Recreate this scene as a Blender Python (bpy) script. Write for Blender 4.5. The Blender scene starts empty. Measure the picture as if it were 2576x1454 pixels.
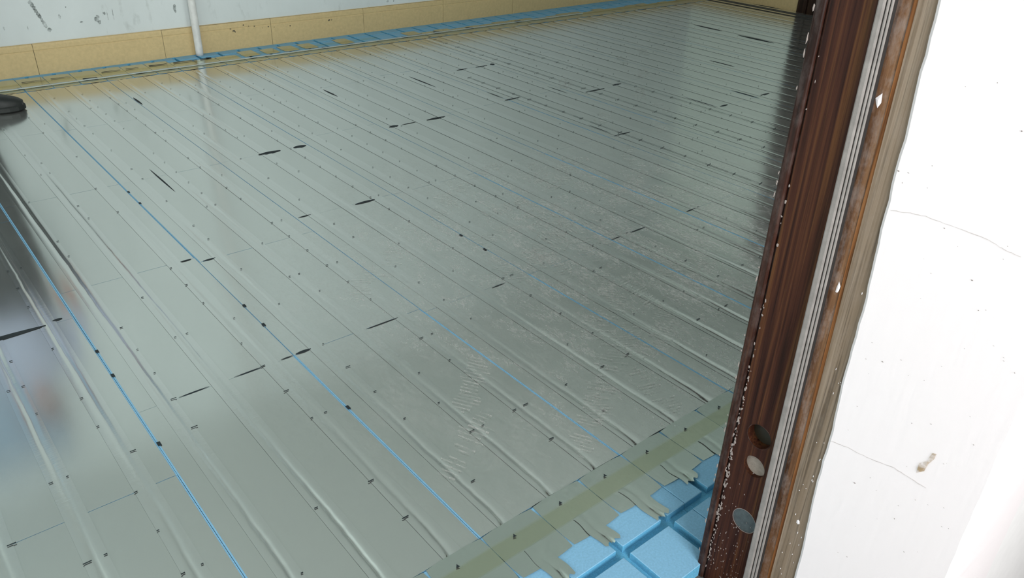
import bpy, bmesh, math, random
from mathutils import Matrix, Vector, Euler
random.seed(7)
C = bpy.context.scene.collection
SC = bpy.context.scene

# ------------------------------------------------------------------ camera
cam = bpy.data.objects.new('camera', bpy.data.cameras.new('camera'))
C.objects.link(cam)
cam.data.sensor_width = 36.0
cam.data.lens = 36.0 * 1995.08 / 2576.0
cam.data.clip_start = 0.02
cam.matrix_world = Matrix(((0.7679519, 0.29134139, -0.5704122, 0.0),
                           (-0.63962848, 0.39547278, -0.65914845, 0.0),
                           (0.03354527, 0.8710462, 0.49005432, 1.2),
                           (0, 0, 0, 1)))
SC.camera = cam

# ------------------------------------------------------------------ world, lights, exposure
W = bpy.data.worlds.new('World'); SC.world = W; W.use_nodes = True
W.node_tree.nodes['Background'].inputs[0].default_value = (0.62, 0.78, 0.9, 1)
W.node_tree.nodes['Background'].inputs[1].default_value = 0.6
SC.view_settings.view_transform = 'Standard'
SC.view_settings.look = 'None'
SC.view_settings.gamma = 1.0
SC.view_settings.use_curve_mapping = False
SC.view_settings.exposure = 0.0
SC.cycles.max_bounces = 5
SC.cycles.diffuse_bounces = 3
SC.cycles.glossy_bounces = 3
SC.cycles.transparent_max_bounces = 8

def area(name, loc, rot, sx, sy, energy, col):
    l = bpy.data.lights.new(name, 'AREA'); l.shape = 'RECTANGLE'
    l.size = sx; l.size_y = sy; l.energy = energy; l.color = col
    o = bpy.data.objects.new(name, l); C.objects.link(o)
    o.location = loc; o.rotation_euler = rot
    return o
R90 = math.pi / 2
# daylight through the room window (left wall) and the corridor window (behind the camera)
area('room_window_daylight', (-3.62, 2.5, 1.55), (0, -R90, 0), 1.7, 3.0, 62, (0.93, 1.0, 0.985))
area('side_fill_light', (-1.65, 0.40, 1.6), (R90, 0, 0), 1.5, 1.4, 20, (0.94, 1.0, 0.985))  # added light from front left, through an invented window
area('far_fill_light', (3.35, 0.40, 1.6), (R90, 0, 0), 1.5, 1.4, 30, (0.94, 1.0, 0.985))  # added light to brighten the right half, through an invented window
area('corridor_window_daylight', (-0.2, -2.05, 1.65), (R90, 0, 0), 1.7, 1.7, 124, (1.0, 0.985, 0.98))

# ------------------------------------------------------------------ materials
def M(name):
    m = bpy.data.materials.new(name); m.use_nodes = True
    nt = m.node_tree
    return m, nt, nt.nodes['Principled BSDF'], nt.nodes, nt.links

def N(nodes, typ, **kw):
    n = nodes.new(typ)
    for k, v in kw.items():
        if k in n.inputs.keys(): n.inputs[k].default_value = v
        else: setattr(n, k, v)
    return n

def coords(nodes, links, scale=(1, 1, 1), src='Position'):
    if src == 'Position':
        g = nodes.new('ShaderNodeNewGeometry'); out = g.outputs['Position']
    else:
        g = nodes.new('ShaderNodeTexCoord'); out = g.outputs['Object']
    mp = nodes.new('ShaderNodeMapping'); mp.inputs['Scale'].default_value = scale
    links.new(out, mp.inputs['Vector'])
    return mp.outputs['Vector']

def ramp(nodes, stops):
    r = nodes.new('ShaderNodeValToRGB'); e = r.color_ramp.elements
    while len(e) < len(stops): e.new(0.5)
    for i, (p, c) in enumerate(stops):
        e[i].position = p; e[i].color = (*c, 1) if len(c) == 3 else c
    return r

def plain(name, col, rough=0.6, metal=0.0, var=0.08, scale=30.0, bump=0.0):
    m, nt, b, ns, ls = M(name)
    v = coords(ns, ls, (scale, scale, scale))
    t = N(ns, 'ShaderNodeTexNoise', Detail=4.0, Roughness=0.6); ls.new(v, t.inputs['Vector']); t.inputs['Scale'].default_value = 1.0
    lo = tuple(c * (1 - var) for c in col); hi = tuple(min(1, c * (1 + var)) for c in col)
    r = ramp(ns, [(0.3, lo), (0.7, hi)]); ls.new(t.outputs['Fac'], r.inputs['Fac'])
    ls.new(r.outputs['Color'], b.inputs['Base Color'])
    b.inputs['Roughness'].default_value = rough; b.inputs['Metallic'].default_value = metal
    if bump:
        bp = N(ns, 'ShaderNodeBump', Distance=bump, Strength=1.0); ls.new(t.outputs['Fac'], bp.inputs['Height']); ls.new(bp.outputs['Normal'], b.inputs['Normal'])
    return m

def foil_mat(name, col, rough, wav=0.00025, streak=0.00002, dust=1.0, haze=0.12, sscale=(55, 2.0, 1)):
    m, nt, b, ns, ls = M(name)
    b.inputs['Metallic'].default_value = 1.0
    b.inputs['Base Color'].default_value = (*col, 1)
    # dust film: patchy, densest where people walked in from the door
    v = coords(ns, ls, (1, 1, 1))
    sep = ns.new('ShaderNodeVectorMath'); sep.operation = 'DISTANCE'; ls.new(v, sep.inputs[0]); sep.inputs[1].default_value = (1.95, 1.50, 0)
    mr = N(ns, 'ShaderNodeMapRange'); mr.inputs['From Min'].default_value = 0.3; mr.inputs['From Max'].default_value = 1.45
    mr.inputs['To Min'].default_value = 1.0; mr.inputs['To Max'].default_value = 0.03; ls.new(sep.outputs['Value'], mr.inputs['Value'])
    v2 = coords(ns, ls, (9, 5, 1))
    n1 = N(ns, 'ShaderNodeTexNoise', Scale=1.0, Detail=4.0, Roughness=0.65, Distortion=0.6); ls.new(v2, n1.inputs['Vector'])
    r1 = ramp(ns, [(0.36, (0.12, 0.12, 0.12)), (0.64, (1, 1, 1))]); ls.new(n1.outputs['Fac'], r1.inputs['Fac'])
    v3 = coords(ns, ls, (110, 46, 1))
    n2 = N(ns, 'ShaderNodeTexNoise', Scale=1.0, Detail=3.0, Roughness=0.7, Distortion=0.8); ls.new(v3, n2.inputs['Vector'])
    r2 = ramp(ns, [(0.46, (0, 0, 0)), (0.62, (1, 1, 1))]); ls.new(n2.outputs['Fac'], r2.inputs['Fac'])
    ml = N(ns, 'ShaderNodeMath', operation='MULTIPLY_ADD'); ls.new(r2.outputs['Color'], ml.inputs[0]); ml.inputs[1].default_value = 0.7; ml.inputs[2].default_value = 0.3
    mu = N(ns, 'ShaderNodeMath', operation='MULTIPLY'); ls.new(r1.outputs['Color'], mu.inputs[0]); ls.new(ml.outputs[0], mu.inputs[1])
    mu2 = N(ns, 'ShaderNodeMath', operation='MULTIPLY'); ls.new(mu.outputs[0], mu2.inputs[0]); ls.new(mr.outputs['Result'], mu2.inputs[1])
    mu3 = N(ns, 'ShaderNodeMath', operation='MULTIPLY_ADD'); ls.new(mu2.outputs[0], mu3.inputs[0]); mu3.inputs[1].default_value = 0.62 * dust; mu3.inputs[2].default_value = haze
    dd = N(ns, 'ShaderNodeBsdfDiffuse'); dd.inputs['Color'].default_value = (0.56, 0.55, 0.53, 1)
    mx = ns.new('ShaderNodeMixShader'); ls.new(mu3.outputs[0], mx.inputs[0]); ls.new(b.outputs[0], mx.inputs[1]); ls.new(dd.outputs[0], mx.inputs[2])
    ls.new(mx.outputs[0], ns['Material Output'].inputs['Surface'])
    # dents and rolling streaks
    va = coords(ns, ls, (5, 3, 1))
    na = N(ns, 'ShaderNodeTexNoise', Scale=1.0, Detail=2.0, Roughness=0.5); ls.new(va, na.inputs['Vector'])
    ba = N(ns, 'ShaderNodeBump', Distance=wav, Strength=1.0); ls.new(na.outputs['Fac'], ba.inputs['Height'])
    vb = coords(ns, ls, sscale)
    nb = N(ns, 'ShaderNodeTexNoise', Scale=1.0, Detail=3.0, Roughness=0.6); ls.new(vb, nb.inputs['Vector'])
    bb = N(ns, 'ShaderNodeBump', Distance=streak, Strength=1.0); ls.new(nb.outputs['Fac'], bb.inputs['Height']); ls.new(ba.outputs['Normal'], bb.inputs['Normal'])
    ls.new(bb.outputs['Normal'], b.inputs['Normal'])
    rr = N(ns, 'ShaderNodeMapRange'); rr.inputs['To Min'].default_value = rough * 0.8; rr.inputs['To Max'].default_value = rough * 1.35
    ls.new(n1.outputs['Fac'], rr.inputs['Value']); ls.new(rr.outputs['Result'], b.inputs['Roughness'])
    return m

def film_mat(name, tint, amt, rough):
    m, nt, b, ns, ls = M(name)
    tr = N(ns, 'ShaderNodeBsdfTransparent'); tr.inputs['Color'].default_value = (*tint, 1)
    gl = N(ns, 'ShaderNodeBsdfGlossy'); gl.inputs['Roughness'].default_value = rough; gl.inputs['Color'].default_value = (0.9, 0.9, 0.86, 1)
    v = coords(ns, ls, (40, 40, 40)); t = N(ns, 'ShaderNodeTexNoise', Scale=1.0, Detail=3.0); ls.new(v, t.inputs['Vector'])
    bp = N(ns, 'ShaderNodeBump', Distance=0.0004, Strength=1.0); ls.new(t.outputs['Fac'], bp.inputs['Height']); ls.new(bp.outputs['Normal'], gl.inputs['Normal'])
    mx = ns.new('ShaderNodeMixShader'); mx.inputs[0].default_value = amt
    ls.new(tr.outputs[0], mx.inputs[1]); ls.new(gl.outputs[0], mx.inputs[2]); ls.new(mx.outputs[0], ns['Material Output'].inputs['Surface'])
    return m

def dust_mat(name, col, amt):
    m, nt, b, ns, ls = M(name)
    tr = N(ns, 'ShaderNodeBsdfTransparent'); df = N(ns, 'ShaderNodeBsdfDiffuse'); df.inputs['Color'].default_value = (*col, 1)
    v = coords(ns, ls, (45, 45, 45)); t = N(ns, 'ShaderNodeTexNoise', Scale=1.0, Detail=4.0, Roughness=0.7); ls.new(v, t.inputs['Vector'])
    r = ramp(ns, [(0.35, (0, 0, 0)), (0.6, (amt, amt, amt))]); ls.new(t.outputs['Fac'], r.inputs['Fac'])
    mx = ns.new('ShaderNodeMixShader'); ls.new(r.outputs['Color'], mx.inputs[0])
    ls.new(tr.outputs[0], mx.inputs[1]); ls.new(df.outputs[0], mx.inputs[2]); ls.new(mx.outputs[0], ns['Material Output'].inputs['Surface'])
    return m

def wood_mat(name, dark, mid, light, rough, gscale=(70, 70, 2.2), dusty=0.0, coat=0.0):
    m, nt, b, ns, ls = M(name)
    v = coords(ns, ls, gscale)
    t = N(ns, 'ShaderNodeTexNoise', Scale=1.0, Detail=5.0, Roughness=0.62, Distortion=0.5); ls.new(v, t.inputs['Vector'])
    r = ramp(ns, [(0.36, dark), (0.52, mid), (0.68, light)]); ls.new(t.outputs['Fac'], r.inputs['Fac'])
    v4 = coords(ns, ls, (260, 260, 5)); t4 = N(ns, 'ShaderNodeTexNoise', Scale=1.0, Detail=2.0); ls.new(v4, t4.inputs['Vector'])
    r4 = ramp(ns, [(0.34, (0.45, 0.45, 0.45)), (0.5, (1, 1, 1))]); ls.new(t4.outputs['Fac'], r4.inputs['Fac'])
    mm = N(ns, 'ShaderNodeMix', data_type='RGBA', blend_type='MULTIPLY'); mm.inputs['Factor'].default_value = 0.8
    ls.new(r.outputs['Color'], mm.inputs['A']); ls.new(r4.outputs['Color'], mm.inputs['B'])
    out = mm.outputs['Result']
    if dusty:
        v5 = coords(ns, ls, (55, 55, 26)); t5 = N(ns, 'ShaderNodeTexNoise', Scale=1.0, Detail=6.0, Roughness=0.7); ls.new(v5, t5.inputs['Vector'])
        r5 = ramp(ns, [(0.45, (0, 0, 0)), (0.68, (dusty, dusty, dusty))]); ls.new(t5.outputs['Fac'], r5.inputs['Fac'])
        m2 = N(ns, 'ShaderNodeMix', data_type='RGBA'); ls.new(r5.outputs['Color'], m2.inputs['Factor']); ls.new(out, m2.inputs['A'])
        m2.inputs['B'].default_value = (0.42, 0.38, 0.36, 1); out = m2.outputs['Result']
    ls.new(out, b.inputs['Base Color']); b.inputs['Roughness'].default_value = rough
    b.inputs['Specular IOR Level'].default_value = 0.18; b.inputs['Coat Weight'].default_value = coat; b.inputs['Coat Roughness'].default_value = 0.2
    bp = N(ns, 'ShaderNodeBump', Distance=0.0006, Strength=0.6); ls.new(t4.outputs['Fac'], bp.inputs['Height']); ls.new(bp.outputs['Normal'], b.inputs['Normal'])
    return m

def wall_mat(name, col, smudge, scol=(0.30, 0.33, 0.31), brush=False, bump=0.0008):
    m, nt, b, ns, ls = M(name)
    v = coords(ns, ls, (2.2, 2.2, 1.1)); t = N(ns, 'ShaderNodeTexNoise', Scale=1.0, Detail=7.0, Roughness=0.62); ls.new(v, t.inputs['Vector'])
    r = ramp(ns, [(0.38, (1, 1, 1)), (0.62, (0, 0, 0))]); ls.new(t.outputs['Fac'], r.inputs['Fac'])
    v2 = coords(ns, ls, (16, 16, 7)); t2 = N(ns, 'ShaderNodeTexNoise', Scale=1.0, Detail=5.0, Roughness=0.6); ls.new(v2, t2.inputs['Vector'])
    r2 = ramp(ns, [(0.60, (0, 0, 0)), (0.74, (1, 1, 1))]); ls.new(t2.outputs['Fac'], r2.inputs['Fac'])
    a = N(ns, 'ShaderNodeMath', operation='MULTIPLY_ADD'); ls.new(r.outputs['Color'], a.inputs[0]); a.inputs[1].default_value = 0.25 * smudge
    mu = N(ns, 'ShaderNodeMath', operation='MULTIPLY'); ls.new(r2.outputs['Color'], mu.inputs[0]); mu.inputs[1].default_value = 0.7 * smudge
    ls.new(mu.outputs[0], a.inputs[2])
    mx = N(ns, 'ShaderNodeMix', data_type='RGBA'); ls.new(a.outputs[0], mx.inputs['Factor']); mx.inputs['A'].default_value = (*col, 1); mx.inputs['B'].default_value = (*scol, 1)
    ls.new(mx.outputs['Result'], b.inputs['Base Color']); b.inputs['Roughness'].default_value = 0.85
    v3 = coords(ns, ls, (90, 90, 6) if brush else (35, 35, 35)); t3 = N(ns, 'ShaderNodeTexNoise', Scale=1.0, Detail=4.0); ls.new(v3, t3.inputs['Vector'])
    bp = N(ns, 'ShaderNodeBump', Distance=bump, Strength=0.7); ls.new(t3.outputs['Fac'], bp.inputs['Height']); ls.new(bp.outputs['Normal'], b.inputs['Normal'])
    return m

mat = {}
mat['foil'] = foil_mat('aluminium_foil', (0.71, 0.765, 0.735), 0.13)
mat['patch'] = foil_mat('aluminium_foil_patch', (0.56, 0.655, 0.60), 0.16, wav=0.0004, dust=0.6, haze=0.10)
mat['strip'] = foil_mat('heat_strip_foil', (0.755, 0.805, 0.78), 0.15, wav=0.0002, streak=0.00010, dust=0.6, haze=0.10, sscale=(26, 150, 1))
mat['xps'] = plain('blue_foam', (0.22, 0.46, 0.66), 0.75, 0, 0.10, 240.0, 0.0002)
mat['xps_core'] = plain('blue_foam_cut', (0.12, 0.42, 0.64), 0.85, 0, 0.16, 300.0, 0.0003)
mat['slit_shade'] = plain('painted_slit_shade', (0.012, 0.02, 0.024), 0.9)  # shade inside slits and open joints, painted near black
mat['tape'] = film_mat('clear_yellow_tape', (0.955, 0.95, 0.86), 0.05, 0.16)
mat['dust'] = dust_mat('shoe_dust', (0.60, 0.585, 0.56), 0.42)
mat['wall'] = wall_mat('grey_white_plaster', (0.735, 0.785, 0.785), 0.45)
mat['wall_side'] = wall_mat('pale_plaster', (0.74, 0.755, 0.74), 0.35)
mat['wall_far'] = wall_mat('brightened_green_plaster', (0.80, 0.86, 0.80), 0.1)  # right wall's stronger light put into a brighter base colour
mat['white'] = wall_mat('white_brushed_plaster', (0.91, 0.86, 0.873), 0.05, (0.72, 0.64, 0.54), True, 0.0004)
mat['white_flat'] = plain('white_wall_paint', (0.90, 0.885, 0.885), 0.9, 0, 0.02)
mat['ceil'] = plain('ceiling_paint', (0.72, 0.745, 0.72), 0.9)
mat['conc'] = plain('concrete', (0.10, 0.10, 0.095), 0.95, 0, 0.3, 18.0, 0.002)
mat['tile'] = plain('yellow_ceramic', (0.66, 0.50, 0.255), 0.42, 0, 0.07, 55.0)
mat['mortar'] = plain('dark_mortar', (0.10, 0.085, 0.06), 0.9, 0, 0.3, 90.0)
mat['pvc'] = plain('white_pvc', (0.74, 0.74, 0.72), 0.35)
mat['jamb'] = wood_mat('dark_stained_wood', (0.022, 0.006, 0.0035), (0.056, 0.018, 0.009), (0.120, 0.050, 0.017), 0.55, (95, 95, 1.5), 0.0, 0.0)
mat['jamb_edge'] = wood_mat('dark_stained_wood_edge', (0.016, 0.006, 0.004), (0.045, 0.016, 0.010), (0.08, 0.032, 0.015), 0.5, (90, 90, 1.5), 0.1, 0.05)
mat['stop'] = wood_mat('worn_brown_wood', (0.07, 0.032, 0.016), (0.17, 0.085, 0.042), (0.26, 0.14, 0.07), 0.6, (60, 60, 2.5), 0.35)
mat['bare'] = wood_mat('bare_weathered_wood', (0.22, 0.165, 0.115), (0.29, 0.225, 0.165), (0.34, 0.275, 0.205), 0.7, (110, 110, 1.0), 0.10)
mat['rust'] = wood_mat('orange_wood_edge', (0.14, 0.05, 0.018), (0.24, 0.095, 0.03), (0.32, 0.15, 0.06), 0.6, (90, 90, 3))
mat['seal'] = plain('grey_rubber', (0.27, 0.25, 0.235), 0.7, 0, 0.15, 60.0)
mat['seal_dark'] = plain('black_rubber', (0.02, 0.018, 0.017), 0.8)
mat['hole'] = plain('dark_olive_recess', (0.022, 0.018, 0.009), 0.5)
mat['plug'] = plain('beige_putty', (0.30, 0.255, 0.215), 0.8, 0, 0.15, 160.0)
mat['steel'] = plain('grey_steel', (0.12, 0.13, 0.125), 0.42, 0.5, 0.2, 120.0)
mat['chip'] = plain('chipped_paint', (0.30, 0.255, 0.235), 0.85)
mat['door'] = wood_mat('brown_door_wood', (0.018, 0.010, 0.007), (0.035, 0.018, 0.012), (0.055, 0.03, 0.016), 0.5, (25, 25, 1.5))
mat['glass'] = film_mat('window_glass', (0.96, 0.98, 0.97), 0.05, 0.02)
mat['alu'] = plain('white_window_frame', (0.7, 0.71, 0.7), 0.4)
mat['shoe'] = plain('black_rubber_shoe', (0.012, 0.014, 0.013), 0.55, 0, 0.3, 60)
mat['trouser'] = plain('dark_trouser_cloth', (0.012, 0.020, 0.020), 0.9, 0, 0.2, 40)
mat['shirt'] = plain('lavender_shirt_cloth', (0.42, 0.46, 0.60), 0.9, 0, 0.1, 30)
mat['skin'] = plain('skin', (0.42, 0.20, 0.13), 0.6)
mat['cap'] = plain('blue_cap_cloth', (0.20, 0.42, 0.66), 0.9)
mat['hair'] = plain('black_hair', (0.012, 0.010, 0.009), 0.6)
mat['added_curtain'] = plain('light_blue_cloth', (0.30, 0.42, 0.55), 0.9, 0, 0.08, 20)

# ------------------------------------------------------------------ mesh helpers
def mesh_obj(name, verts, faces, m, parent=None, smooth=False, mats=None, fm=None):
    me = bpy.data.meshes.new(name); me.from_pydata(verts, [], faces); me.update()
    for k in ([m] if mats is None else mats): me.materials.append(mat[k])
    if fm: me.polygons.foreach_set('material_index', fm)
    if smooth: me.polygons.foreach_set('use_smooth', [True] * len(me.polygons))
    o = bpy.data.objects.new(name, me); C.objects.link(o)
    if parent is not None: o.parent = parent
    return o

BF = [(0, 3, 2, 1), (4, 5, 6, 7), (0, 1, 5, 4), (1, 2, 6, 5), (2, 3, 7, 6), (3, 0, 4, 7)]
def boxv(x0, x1, y0, y1, z0, z1):
    return [(x0, y0, z0), (x1, y0, z0), (x1, y1, z0), (x0, y1, z0), (x0, y0, z1), (x1, y0, z1), (x1, y1, z1), (x0, y1, z1)]
def boxes(name, bs, m, parent=None):
    v, f = [], []
    for b in bs:
        n = len(v); v += boxv(*b); f += [tuple(i + n for i in q) for q in BF]
    return mesh_obj(name, v, f, m, parent)
def struct(o, label=None, cat=None):
    o['kind'] = 'structure'
    if label: o['label'] = label
    if cat: o['category'] = cat
    return o
def tag(o, label, cat, group=None):
    o['label'] = label; o['category'] = cat
    if group: o['group'] = group
    return o
def prism(name, poly0, z0, poly1, z1, m, parent=None):
    n = len(poly0)
    v = [(x, y, z0) for x, y in poly0] + [(x, y, z1) for x, y in poly1]
    f = [tuple(range(n - 1, -1, -1)), tuple(range(n, 2 * n))] + [(i, (i + 1) % n, n + (i + 1) % n, n + i) for i in range(n)]
    return mesh_obj(name, v, f, m, parent)

# ------------------------------------------------------------------ room shell
ZH = -0.30             # corridor level, a step below
ZS = -0.032            # screed level under the boards
CEIL = 2.7
XL = -3.6              # left wall face
XR = 6.68              # right wall face
SL = 0.0235            # the back wall is not quite square to the grooves
def yw(x): return 4.995 + SL * x      # front face of the skirting tiles
def wall_poly(x0, x1, off0, off1): return [(x0, yw(x0) + off0), (x1, yw(x1) + off0), (x1, yw(x1) + off1), (x0, yw(x0) + off1)]

floor = struct(boxes('floor', [(XL, XR + .02, 0.19, 5.3, ZH, ZS)], 'conc'), 'dark screed floor under the foil faced insulation boards', 'floor')
struct(boxes('floor_corridor', [(-2.6, 4.6, -2.2, 0.19, ZH - .1, ZH)], 'conc'), 'dark floor of the corridor before the doorway', 'floor')
p = wall_poly(XL, XR + .2, .012, .25)
struct(prism('wall_back', p, ZS, p, CEIL, 'wall'), 'grey white back wall with smudges above yellow skirting', 'wall')
struct(boxes('wall_right', [(XR, XR + .2, 0.4, 5.3, ZS, CEIL)], 'wall_far'), 'pale wall at far right end of the room', 'wall')
struct(boxes('wall_left', [(XL - .2, XL, 0.4, 1.0, ZS, CEIL), (XL - .2, XL, 4.0, 5.3, ZS, CEIL), (XL - .2, XL, 1.0, 4.0, ZS, .70), (XL - .2, XL, 1.0, 4.0, 2.40, CEIL)], 'wall_side'), 'pale left wall with the room window', 'wall')
struct(boxes('ceiling', [(XL - .2, XR + .2, 0.19, 5.4, CEIL, CEIL + .1)], 'ceil'), 'pale ceiling of the room', 'ceiling')
# door wall, 38 cm thick: the opening is x -0.30 .. 1.0
DX0, DX1, DH = -0.30, 1.0, 2.12
struct(boxes('wall_front', [(DX1 + .05, 2.6, .188, .565, ZH, CEIL), (4.1, XR + .1, .188, .565, ZH, CEIL), (2.6, 4.1, .188, .565, ZH, .9), (2.6, 4.1, .188, .565, 2.3, CEIL), (XL - .1, -2.4, .188, .565, ZH, CEIL), (-.9, DX0 - .05, .188, .565, ZH, CEIL), (-2.4, -.9, .188, .565, ZH, .9), (-2.4, -.9, .188, .565, 2.3, CEIL), (DX0 - .05, DX1 + .05, .19, .565, DH + .05, CEIL)], 'white_flat'), 'thick white door wall between corridor and room', 'wall')
# white reveals either side, slightly ragged where the plaster laps over the frame
def reveal(name, x, sgn, label):
    v, f = [], []
    nz = 120
    random.seed(3)
    off = 0.0
    for i in range(nz + 1):
        z = ZH + (DH + .05 - ZH) * i / nz
        off = off * .8 + random.uniform(-.0016, .0016)
        ye = .383 + .036 * z + off
        v += [(x + sgn * .30, .1872, z), (x + sgn * .001, .1872 + random.uniform(0, .001), z), (x, ye - .004, z), (x + sgn * .0025, ye, z), (x + sgn * .05, ye, z)]
        if i:
            a, b = 5 * (i - 1), 5 * i
            for k in range(4):
                q = (a + k, b + k, b + k + 1, a + k + 1)
                f.append(q if sgn > 0 else q[::-1])
    o = mesh_obj(name, v, f, 'white')
    return struct(o, label, 'wall')
reveal('wall_reveal_right', DX1 - .004, 1, 'overexposed white plaster reveal beside the dark door jamb')
reveal('wall_reveal_left', DX0 + .004, -1, 'white plaster reveal on the unseen side of the doorway')
mat['hair_crack'] = plain('hairline_crack', (0.60, 0.55, 0.53), 0.9)
mat['stain'] = dust_mat('brown_stain', (0.40, 0.27, 0.12), 0.75)
mat['speck'] = plain('grey_speck', (0.30, 0.26, 0.24), 0.9, 0, 0.3, 90.0)
RV = bpy.data.objects['wall_reveal_right']
def hairline(pts, w):
    v, f = [], []
    fine = []
    for (a, b), (c, d) in zip(pts[:-1], pts[1:]):
        for i in range(6): fine.append((a + (c - a) * i / 6 + random.uniform(-.0006, .0006), b + (d - b) * i / 6 + random.uniform(-.0006, .0006)))
    for i, (y, z) in enumerate(fine):
        h = w * random.uniform(.3, 1)
        v += [(DX1 - .0046, y, z - h), (DX1 - .0046, y, z + h)]
        if i: f.append((2 * i - 2, 2 * i, 2 * i + 1, 2 * i - 1))
    mesh_obj('plaster_crack', v, f, 'hair_crack', RV)
random.seed(71)
hairline([(0.4051, 0.8), (0.3802, 0.8056), (0.3602, 0.8079), (0.3253, 0.8074), (0.2871, 0.8061), (0.2625, 0.8002), (0.242, 0.7981)], .0004)
hairline([(0.3976, 0.4209), (0.3693, 0.4268), (0.3381, 0.4291), (0.2974, 0.4367), (0.2675, 0.4345), (0.2472, 0.4333)], .0004)
def splat(name, pts, m, x=DX1 - .0047):
    cy, cz = sum(p[0] for p in pts) / len(pts), sum(p[1] for p in pts) / len(pts)
    v = [(x, y, z) for y, z in pts] + [(x - .0004, cy, cz)]
    n = len(pts)
    return mesh_obj(name, v, [(n, (i + 1) % n, i) for i in range(n)], m, RV)
splat('brown_stain', [(0.2691, 0.4481), (0.2697, 0.466), (0.2622, 0.4749), (0.2588, 0.4915), (0.2535, 0.4938), (0.2539, 0.4843), (0.2585, 0.4718), (0.2601, 0.4583), (0.2657, 0.4521)], 'stain')
SPK = [(0.4095, 0.8533), (0.3969, 0.8547), (0.4005, 0.8401), (0.29, 0.9381), (0.2858, 0.7496), (0.2597, 0.7194), (0.3575, 0.5886), (0.3427, 0.375), (0.2745, 0.3557)]
v, f = [], []
for i in range(70):
    y, z = random.uniform(.2, .385), random.uniform(.05, 1.0); k = len(v)
    if i < 9: y, z = SPK[i]
    a, b = random.uniform(.0005, .0022), random.uniform(.0004, .0012)
    if i > 8: a *= .6; b *= .6
    v += [(DX1 - .0047, y - a, z), (DX1 - .0047, y, z - b), (DX1 - .0047, y + a, z + b * .3), (DX1 - .0047, y, z + b)]; f.append((k, k + 1, k + 2, k + 3))
mesh_obj('wall_specks', v, f, 'speck', RV)['kind'] = 'stuff'
# corridor walls
struct(boxes('wall_corridor_rear', [(-2.6, -1.05, -2.2, -2.0, ZH, CEIL), (.65, 4.6, -2.2, -2.0, ZH, CEIL), (-1.05, .65, -2.2, -2.0, ZH, .8), (-1.05, .65, -2.2, -2.0, 2.5, CEIL)], 'wall_side'), 'pale corridor wall behind the photographer', 'wall')
struct(boxes('wall_corridor_left', [(-2.7, -2.6, -2.2, .3, ZH, CEIL)], 'wall_side'), 'pale corridor end wall on the left', 'wall')
struct(boxes('wall_corridor_right', [(4.6, 4.7, -2.2, .3, ZH, CEIL)], 'wall_side'), 'pale corridor end wall on the right', 'wall')
struct(boxes('ceiling_corridor', [(-2.7, 4.7, -2.2, .19, CEIL, CEIL + .1)], 'ceil'), 'pale ceiling of the corridor', 'ceiling')

# windows (all outside the picture; the two in the door wall are added for fill)
w1 = struct(boxes('window_1', [(XL - .14, XL - .08, 1.0, 4.0, .70, .76), (XL - .14, XL - .08, 1.0, 4.0, 2.34, 2.40)] + [(XL - .14, XL - .08, y, y + .06, .76, 2.34) for y in (1.0, 1.98, 2.96, 3.94)], 'alu'), 'white framed room window in the left wall', 'window')
w2 = struct(boxes('window_2', [(-1.05, .65, -2.14, -2.08, .8, .86), (-1.05, .65, -2.14, -2.08, 2.44, 2.5), (-1.05, -.99, -2.14, -2.08, .86, 2.44), (.59, .65, -2.14, -2.08, .86, 2.44), (-.23, -.17, -2.14, -2.08, .86, 2.44)], 'alu'), 'white framed corridor window behind the photographer', 'window')
w3 = struct(boxes('fill_window_3', [(-2.4, -.9, .28, .34, .9, .96), (-2.4, -.9, .28, .34, 2.24, 2.3)] + [(x, x + .06, .28, .34, .96, 2.24) for x in (-2.4, -1.68, -.96)], 'alu'), 'added white framed window beside the doorway, for fill light', 'window')
w4 = struct(boxes('fill_window_4', [(2.6, 4.1, .28, .34, .9, .96), (2.6, 4.1, .28, .34, 2.24, 2.3)] + [(x, x + .06, .28, .34, .96, 2.24) for x in (2.6, 3.32, 4.04)], 'alu'), 'added white framed window further along the door wall, for fill light', 'window')
for x in (2.66, 3.38): boxes('pane', [(x, x + .66, .308, .313, .96, 2.24)], 'glass', w4)
for x in (-2.34, -1.62): boxes('pane', [(x, x + .66, .308, .313, .96, 2.24)], 'glass', w3)
for y in (1.06, 2.04, 3.02): boxes('pane', [(XL - .115, XL - .110, y, y + .92, .76, 2.34)], 'glass', w1)
boxes('pane', [(-.99, -.23, -2.115, -2.110, .86, 2.44)], 'glass', w2); boxes('pane', [(-.17, .59, -2.115, -2.110, .86, 2.44)], 'glass', w2)

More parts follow.
